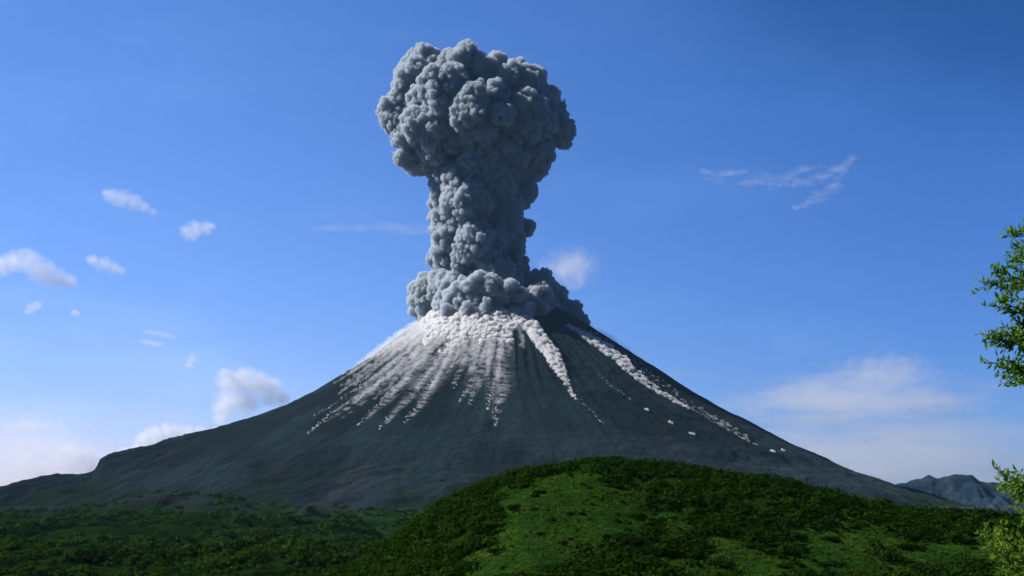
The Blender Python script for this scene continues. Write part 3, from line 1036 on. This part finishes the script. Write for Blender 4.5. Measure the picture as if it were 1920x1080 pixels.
def join(parts):
    V, F, n = [], [], 0
    for v, f in parts:
        V.append(v); F.append(f + n); n += len(v)
    return np.concatenate(V), np.concatenate(F)

def build_tree(name, label, trunk_px, dist, top, tips, leaf, spacing, lm, seed, base_r, extra):
    r = np.random.default_rng(seed)
    k = dist / FPX
    bx = (trunk_px - 960) * k
    bz = float(ground_z(bx, dist)) - 0.15
    root = empty(name, (bx, dist, bz))
    tag(root, label, "tree")
    L = lambda P: np.asarray(P) - np.array([bx, dist, bz])
    tp = np.array([bx, dist, bz]); tt = np.array([(trunk_px + 10 - 960) * k, dist + 0.1, (HOR - top) * k])
    tr = curve(tp, tt, r, 0.03, 12)
    v, f = tube(tr, np.linspace(base_r, base_r * 0.18, 12), 10)
    link("trunk", mesh_np("trunk", L(v), f, M_bark, True), root)
    sprigs, parts = [], []
    for (px, py) in tips:
        px += 13
        dep = dist + r.uniform(-0.5, 0.5)
        tip = np.array([(px - 960) * dep / FPX, dep, (HOR - py) * dep / FPX])
        hz = tip[2] - 0.28 * abs(tip[0] - bx) - 0.1
        i = int(np.clip(np.searchsorted(tr[:, 2], hz), 1, 11))
        b = tr[i]
        P = curve(b, tip, r, 0.06, 9, 0.04)
        parts.append(tube(P, np.linspace(base_r * 0.28, base_r * 0.04, 9), 5))
        ln = np.linalg.norm(tip - b)
        n2s = max(5, int(ln / 0.11))
        for q in range(n2s):
            t = r.uniform(0.5, 1.0)
            p = np.array([np.interp(t, np.linspace(0, 1, 9), P[:, i_]) for i_ in range(3)])
            d = (tip - b) / ln + r.normal(size=3) * 0.42 + np.array([0, 0, 0.1]); d /= np.linalg.norm(d)
            sl = r.uniform(0.10, 0.30) * (1.15 - 0.5 * t)
            sprigs.append(np.stack([p, p + d * sl * 0.5 + r.normal(size=3) * 0.01, p + d * sl]))
        sprigs.append(P[-4:])
    # the side of the crown that leans out of the picture
    for q in range(extra):
        z0 = r.uniform(0.3, 1.0)
        b = tr[int(z0 * 11)]
        a = r.uniform(-1.35, 1.35)
        ln = r.uniform(0.7, 1.5) * (1.25 - 0.6 * z0)
        tip = b + np.array([math.cos(a), math.sin(a), r.uniform(0.1, 0.6)]) * ln
        P = curve(b, tip, r, 0.08, 7)
        parts.append(tube(P, np.linspace(base_r * 0.25, base_r * 0.04, 7), 5))
        for s in range(10):
            t = r.uniform(0.3, 1); p = b + (tip - b) * t
            d = (tip - b) / ln + r.normal(size=3) * 0.7; d /= np.linalg.norm(d)
            sprigs.append(np.stack([p, p + d * 0.12, p + d * 0.25]))
    for s in sprigs:
        parts.append(tube(s, np.linspace(0.005, 0.002, len(s)), 3))
    v, f = join(parts)
    link("branch", mesh_np("branch", L(v), f, M_bark, True), root)
    v, f, t = leafy(sprigs, r, leaf, spacing, lm)
    link("crown", mesh_np("crown", L(v), f, lm, False, {"tint": t}), root)

UP = [(1886, 445), (1900, 432), (1915, 440), (1888, 466), (1905, 475), (1884, 490), (1882, 500), (1912, 505), (1862, 510), (1842, 530), (1870, 525), (1890, 530), (1858, 565), (1848, 572), (1880, 548),
      (1900, 560), (1905, 585), (1890, 598), (1885, 612), (1910, 610), (1838, 634), (1856, 630), (1870, 640), (1890, 632), (1905, 650), (1862, 682), (1875, 670), (1890, 680), (1910, 690),
      (1880, 708), (1900, 712), (1915, 722), (1950, 560), (1950, 480), (1940, 620), (1945, 690)]
build_tree("tree", "tall slender tree whose narrow green leaves stand out against the open sky", 2020, 14.0, 440, UP, 0.09, 0.045, M_leaf, 601, 0.09, 26)
LOW = [(1862, 902), (1875, 895), (1890, 905), (1905, 915), (1880, 915), (1895, 930), (1912, 940), (1915, 965), (1920, 925), (1832, 998), (1845, 1005), (1860, 1010), (1875, 1020), (1840, 1020),
       (1890, 1025), (1905, 1035), (1860, 1045), (1875, 1060), (1895, 1065), (1912, 1060), (1850, 1040), (1885, 1050), (1905, 1078), (1915, 1020), (1870, 1085), (1890, 1090)]
build_tree("tree", "low yellow green young tree in front of the scrubby hill, below the taller one", 1990, 11.0, 880, LOW, 0.075, 0.045, M_leaf2, 602, 0.05, 14)

# ------------------------------------------------------------------ clouds
def cloud(px, py, w, h, dens, label, dist=19000.0, depth=None, nsc=2.2, thr=0.5, soft=0.9, seed=0, detail=5, tilt=0.0, stretch=(1, 1, 1)):
    k = dist / FPX
    ax, az = w * k / 2 * 1.35, h * k / 2 * 1.35
    ay = depth or max(1.6 * ax, 3 * az)
    dens = dens * 260.0 / ay
    v, f = ICO3
    o = link("cloud", mesh_np("cloud", v * np.array([ax, ay, az]), f, None, True), None, ((px - 960) * k, dist, (HOR - py) * k))
    o.rotation_euler = (0, R_(tilt), 0)
    m, nt, out = mat("cloud_vapour")
    oc = objco(nt)
    def vm(op, a, b):
        n = node(nt, "ShaderNodeVectorMath", operation=op)
        nt.links.new(a, n.inputs[0]); n.inputs[1].default_value = b
        return n
    nrm = vm('MULTIPLY', oc, (1 / ax, 1 / ay, 1 / az)).outputs[0]
    ln = node(nt, "ShaderNodeVectorMath", operation='LENGTH'); nt.links.new(nrm, ln.inputs[0])
    fall = math_(nt, 'SUBTRACT', 1.0, ln.outputs['Value'])
    s0 = nsc / (min(ax, az) * 1.2)
    q = vm('ADD', vm('MULTIPLY', oc, (s0 * stretch[0], s0 * stretch[1], s0 * stretch[2])).outputs[0], (seed * 7.13, seed * 3.7, seed * 1.9)).outputs[0]
    ns = noise_node(nt, 1.0, detail, 0.6, q, 0.4)
    v_ = math_(nt, 'ADD', math_(nt, 'MULTIPLY', fall, soft), math_(nt, 'MULTIPLY', math_(nt, 'SUBTRACT', ns.outputs[0], 0.5), 2.4))
    v_ = math_(nt, 'SUBTRACT', v_, thr)
    edge = math_(nt, 'MULTIPLY', fall, 6.0, clamp=True)
    dn = math_(nt, 'MULTIPLY', math_(nt, 'MULTIPLY', math_(nt, 'MAXIMUM', v_, 0.0), edge), dens * 3.2)
    vol = node(nt, "ShaderNodeVolumePrincipled")
    vol.inputs['Color'].default_value = (0.998, 0.998, 0.998, 1)
    vol.inputs['Anisotropy'].default_value = 0.4
    nt.links.new(dn, vol.inputs['Density'])
    nt.links.new(vol.outputs[0], out.inputs['Volume'])
    o.data.materials.append(m)
    tag(o, label, "cloud", "clouds in the sky")
    return o

def cumulus(blobs, label, seed, dist=19000.0, tau=1.5, grow=1.5, nsc=1.0, amp=1.7, thr=0.12, stretch=1.0):
    """soft cloud: density from rounded lumps (px, py, rx[, rz]) frayed by noise"""
    k = dist / FPX
    B = np.array([(b[0], b[1], b[2], b[3] if len(b) > 3 else b[2] * 0.85) for b in blobs], float)
    B[:, 2:] *= grow
    x0, x1 = (B[:, 0] - B[:, 2]).min(), (B[:, 0] + B[:, 2]).max()
    y0, y1 = (B[:, 1] - B[:, 3]).min(), (B[:, 1] + B[:, 3]).max()
    cx, cy = (x0 + x1) / 2, (y0 + y1) / 2
    ry = float(np.median(B[:, 2:].mean(1))) * k
    ax, az, ay = (x1 - x0) / 2 * k, (y1 - y0) / 2 * k, ry * 1.02
    v = np.array([(sx * ax, sy * ay, sz * az) for sx in (-1, 1) for sy in (-1, 1) for sz in (-1, 1)])
    f = np.array([(0, 1, 3, 2), (4, 6, 7, 5), (0, 4, 5, 1), (2, 3, 7, 6), (0, 2, 6, 4), (1, 5, 7, 3)])
    m, nt, out = mat("cloud_vapour")
    oc = objco(nt)
    fall = None
    for px, py, rx, rz in B:
        c = ((px - cx) * k, 0.0, (cy - py) * k)
        d = node(nt, "ShaderNodeVectorMath", operation='SUBTRACT'); nt.links.new(oc, d.inputs[0]); d.inputs[1].default_value = c
        e = node(nt, "ShaderNodeVectorMath", operation='MULTIPLY'); nt.links.new(d.outputs[0], e.inputs[0]); e.inputs[1].default_value = (1 / (rx * k), 1 / ry, 1 / (rz * k))
        l = node(nt, "ShaderNodeVectorMath", operation='LENGTH'); nt.links.new(e.outputs[0], l.inputs[0])
        g = math_(nt, 'SUBTRACT', 1.0, l.outputs['Value'])
        fall = g if fall is None else math_(nt, 'SMOOTH_MAX', fall, g, 0.15)
    of = node(nt, "ShaderNodeVectorMath", operation='ADD'); nt.links.new(oc, of.inputs[0]); of.inputs[1].default_value = (seed * 331.0, seed * 77.0, seed * 129.0)
    sq = node(nt, "ShaderNodeVectorMath", operation='MULTIPLY'); nt.links.new(of.outputs[0], sq.inputs[0]); sq.inputs[1].default_value = (1 / stretch, 1, 1)
    n = noise_node(nt, nsc / (ry * 0.8), 6, 0.6, sq.outputs[0], 0.3)
    val = math_(nt, 'ADD', math_(nt, 'MULTIPLY', fall, 1.1), math_(nt, 'MULTIPLY', math_(nt, 'SUBTRACT', n.outputs[0], 0.5), amp))
    val = math_(nt, 'MAXIMUM', math_(nt, 'SUBTRACT', val, thr), 0.0)
    edge = math_(nt, 'MULTIPLY', math_(nt, 'MAXIMUM', fall, 0.0), 5.0, clamp=True)
    dn = math_(nt, 'MULTIPLY', math_(nt, 'MULTIPLY', val, edge), tau / (0.45 * 1.3 * ry))
    vol = node(nt, "ShaderNodeVolumePrincipled")
    vol.inputs['Color'].default_value = (0.999, 0.999, 0.999, 1)
    vol.inputs['Anisotropy'].default_value = 0.45
    nt.links.new(dn, vol.inputs['Density'])
    nt.links.new(vol.outputs[0], out.inputs['Volume'])
    o = link("cloud", mesh_np("cloud", v, f, m), None, ((cx - 960) * k, dist + (seed % 7) * 150, (HOR - cy) * k))
    tag(o, label, "cloud", "clouds in the sky")
    return o

CUMULI = [
    ([(212, 368, 13), (230, 374, 16), (250, 380, 14), (268, 388, 10), (285, 398, 7), (200, 362, 7)], "wispy white cloud, highest of those left of the plume", 1.1),
    ([(345, 430, 12), (362, 426, 15), (380, 424, 12), (355, 438, 11), (392, 420, 6)], "small square white cloud below the highest wispy one", 1.2),
    ([(10, 485, 18), (35, 485, 21), (62, 502, 22), (90, 516, 18), (115, 522, 12), (-15, 492, 18)], "broad bright white cloud at the frame's left edge, above the small puffs", 1.5),
    ([(155, 478, 10), (175, 486, 14), (195, 494, 12), (208, 498, 7)], "white cloud just right of the broad bright one", 1.2),
    ([(32, 568, 10), (42, 562, 8), (25, 574, 6)], "small puff under the broad bright cloud", .9),
    ([(107, 574, 6), (113, 575, 4)], "tiny puff right of the small one under the broad bright cloud", 1.1),
    ([(240, 628, 10, 4), (252, 631, 12, 4.5), (264, 634, 10, 4)], "thin white streak cloud, shorter one of a close pair", .9),
    ([(281, 622, 10, 3.5), (295, 625, 12, 4), (310, 629, 12, 4), (322, 633, 8, 3)], "thin white streak cloud, fainter longer one of a close pair", .6),
    ([(351, 682, 7), (354, 672, 7), (357, 664, 5)], "small upright puff above the big heaped cloud", 1.2),
    ([(420, 712, 18), (412, 698, 11), (440, 718, 24), (452, 698, 14), (470, 722, 24), (496, 722, 18), (478, 706, 12), (425, 745, 22), (412, 765, 18), (450, 748, 24), (500, 742, 16), (520, 745, 13), (408, 782, 12)],
     "big heaped white cloud above the cone's left slope", 2.2),
    ([(255, 822, 14), (278, 815, 18), (305, 812, 20), (335, 815, 18), (365, 814, 15), (395, 812, 12), (420, 808, 9), (270, 835, 18), (310, 835, 20), (240, 840, 10), (225, 850, 14), (200, 862, 14), (250, 852, 16)],
     "bright white cloud bank resting behind the dark lava shoulder", 2.6),
    ([(-8, 800, 12), (12, 798, 13), (32, 797, 10), (50, 797, 6)], "flat white cloud cut by the frame's left edge, above the horizon bank", 1.2),
    ([(80, 850, 14), (100, 845, 18), (122, 850, 16), (140, 862, 14), (70, 868, 16), (105, 868, 22), (40, 880, 18), (10, 875, 20), (140, 878, 14)], "rounded white cloud low between the left edge and the lava shoulder", 1.6),
]
def strand(paths, label, seed, tau):
    """thin feathery cloud: soft lumps strung along (px, py, radius) paths"""
    r = np.random.default_rng(seed)
    bl = []
    for P in paths:
        P = np.array(P, float)
        seg = np.r_[0, np.cumsum(np.hypot(np.diff(P[:, 0]), np.diff(P[:, 1])))]
        for t in np.linspace(0, seg[-1], max(4, int(seg[-1] / 8))):
            px, py, q = (np.interp(t, seg, P[:, i]) for i in range(3))
            bl.append((px + r.normal() * 2, py + r.normal() * 1.5, q * r.uniform(1.4, 2.2), q * r.uniform(0.7, 1.2)))
    return cumulus(bl, label, seed, tau=tau * 0.45, grow=2.4, nsc=1.1, amp=3.2, thr=0.42, stretch=2.5)
strand([[(1330, 306, 4), (1360, 318, 7), (1400, 308, 4)], [(1398, 330, 4), (1440, 326, 8), (1490, 316, 7), (1545, 296, 4)], [(1430, 331, 4), (1500, 333, 5), (1550, 320, 7), (1580, 305, 6), (1612, 282, 4)]],
       "feathery curved wisp cloud right of the plume's head", 801, .6)
strand([[(1510, 374, 4), (1550, 356, 7), (1580, 330, 6), (1605, 300, 3)]], "short slanting wisp under the feathery curved one", 802, .55)
strand([[(580, 412, 4), (650, 409, 8), (720, 408, 9), (815, 416, 6)]], "faint flat streak cloud behind the column", 803, .35)
strand([[(1550, 674, 4), (1640, 668, 6), (1730, 663, 4)], [(1600, 690, 4), (1680, 694, 9), (1720, 706, 6)]], "thin level streak above the long flat lilac bank", 804, .3)
strand([[(1205, 688, 5), (1250, 698, 8), (1310, 706, 5)]], "faint small cloud touching the cone's right slope", 805, .4)

strand([[(1405, 768, 7), (1460, 752, 12), (1540, 748, 12), (1640, 760, 9)], [(1430, 785, 6), (1560, 780, 9), (1700, 772, 10), (1850, 770, 5)], [(1620, 742, 6), (1680, 730, 10), (1740, 742, 7)]],
       "streaky lilac cloud layers crossing the long flat lilac bank", 806, .5)
strand([[(1440, 812, 6), (1540, 822, 9), (1680, 815, 8), (1800, 826, 6)], [(1620, 850, 8), (1740, 842, 9), (1915, 848, 7)]],
       "streaky pale cloud layers low above the distant mountain", 807, .45)
for k_, (bl, lb, dn) in enumerate(CUMULI):
    cumulus(bl, lb, 700 + k_, tau=dn * (0.42 if dn < 1.5 else 0.46), grow=1.75 if dn < 1.5 else 1.85, nsc=1.3)

CLOUDS = [
    (60, 850, 260, 130, .0022, "pale hazy cloud bank low at the frame's left edge", dict(seed=13, thr=.2, nsc=3, stretch=(.7, .4, 1))),
    (1068, 503, 105, 66, .0022, "soft grey cloud puff just right of the column's foot", dict(seed=14, thr=.2)),
    (1590, 750, 430, 90, .0028, "long flat lilac cloud bank above the distant mountain", dict(seed=18, thr=.15, nsc=2.2, detail=8, stretch=(.3, .3, 1.1))),
    (1650, 695, 170, 60, .0016, "thin hazy cloud on top of the long flat lilac bank", dict(seed=19, thr=.2)),
    (1650, 860, 620, 130, .0024, "wide pale cloud bank low behind the distant mountain", dict(seed=20, thr=.1, nsc=2.6, detail=8, stretch=(.25, .3, 1.2))),
]
for (px, py, w, h, dn, lb, kw) in CLOUDS:
    cloud(px, py, w, h, dn, lb, **kw)

# ------------------------------------------------------------------ air
def build_haze():
    x0, x1, y0, y1, z0, z1 = -9000, 9000, -1500, 12500, -700, 2200
    v = np.array([(x, y, z) for x in (x0, x1) for y in (y0, y1) for z in (z0, z1)], float)
    f = np.array([(0, 1, 3, 2), (4, 6, 7, 5), (0, 4, 5, 1), (2, 3, 7, 6), (0, 2, 6, 4), (1, 5, 7, 3)])
    m, nt, out = mat("air")
    vol = node(nt, "ShaderNodeVolumePrincipled")
    vol.inputs['Color'].default_value = (0.35, 0.65, 1.0, 1)
    vol.inputs['Density'].default_value = 0.7e-5
    nt.links.new(vol.outputs[0], out.inputs['Volume'])
    o = link("haze", mesh_np("haze", v, f, m))
    tag(o, "thin blue haze filling the air between camera and mountains", "haze", kind="stuff")
HAZE = True
if HAZE:
    build_haze()
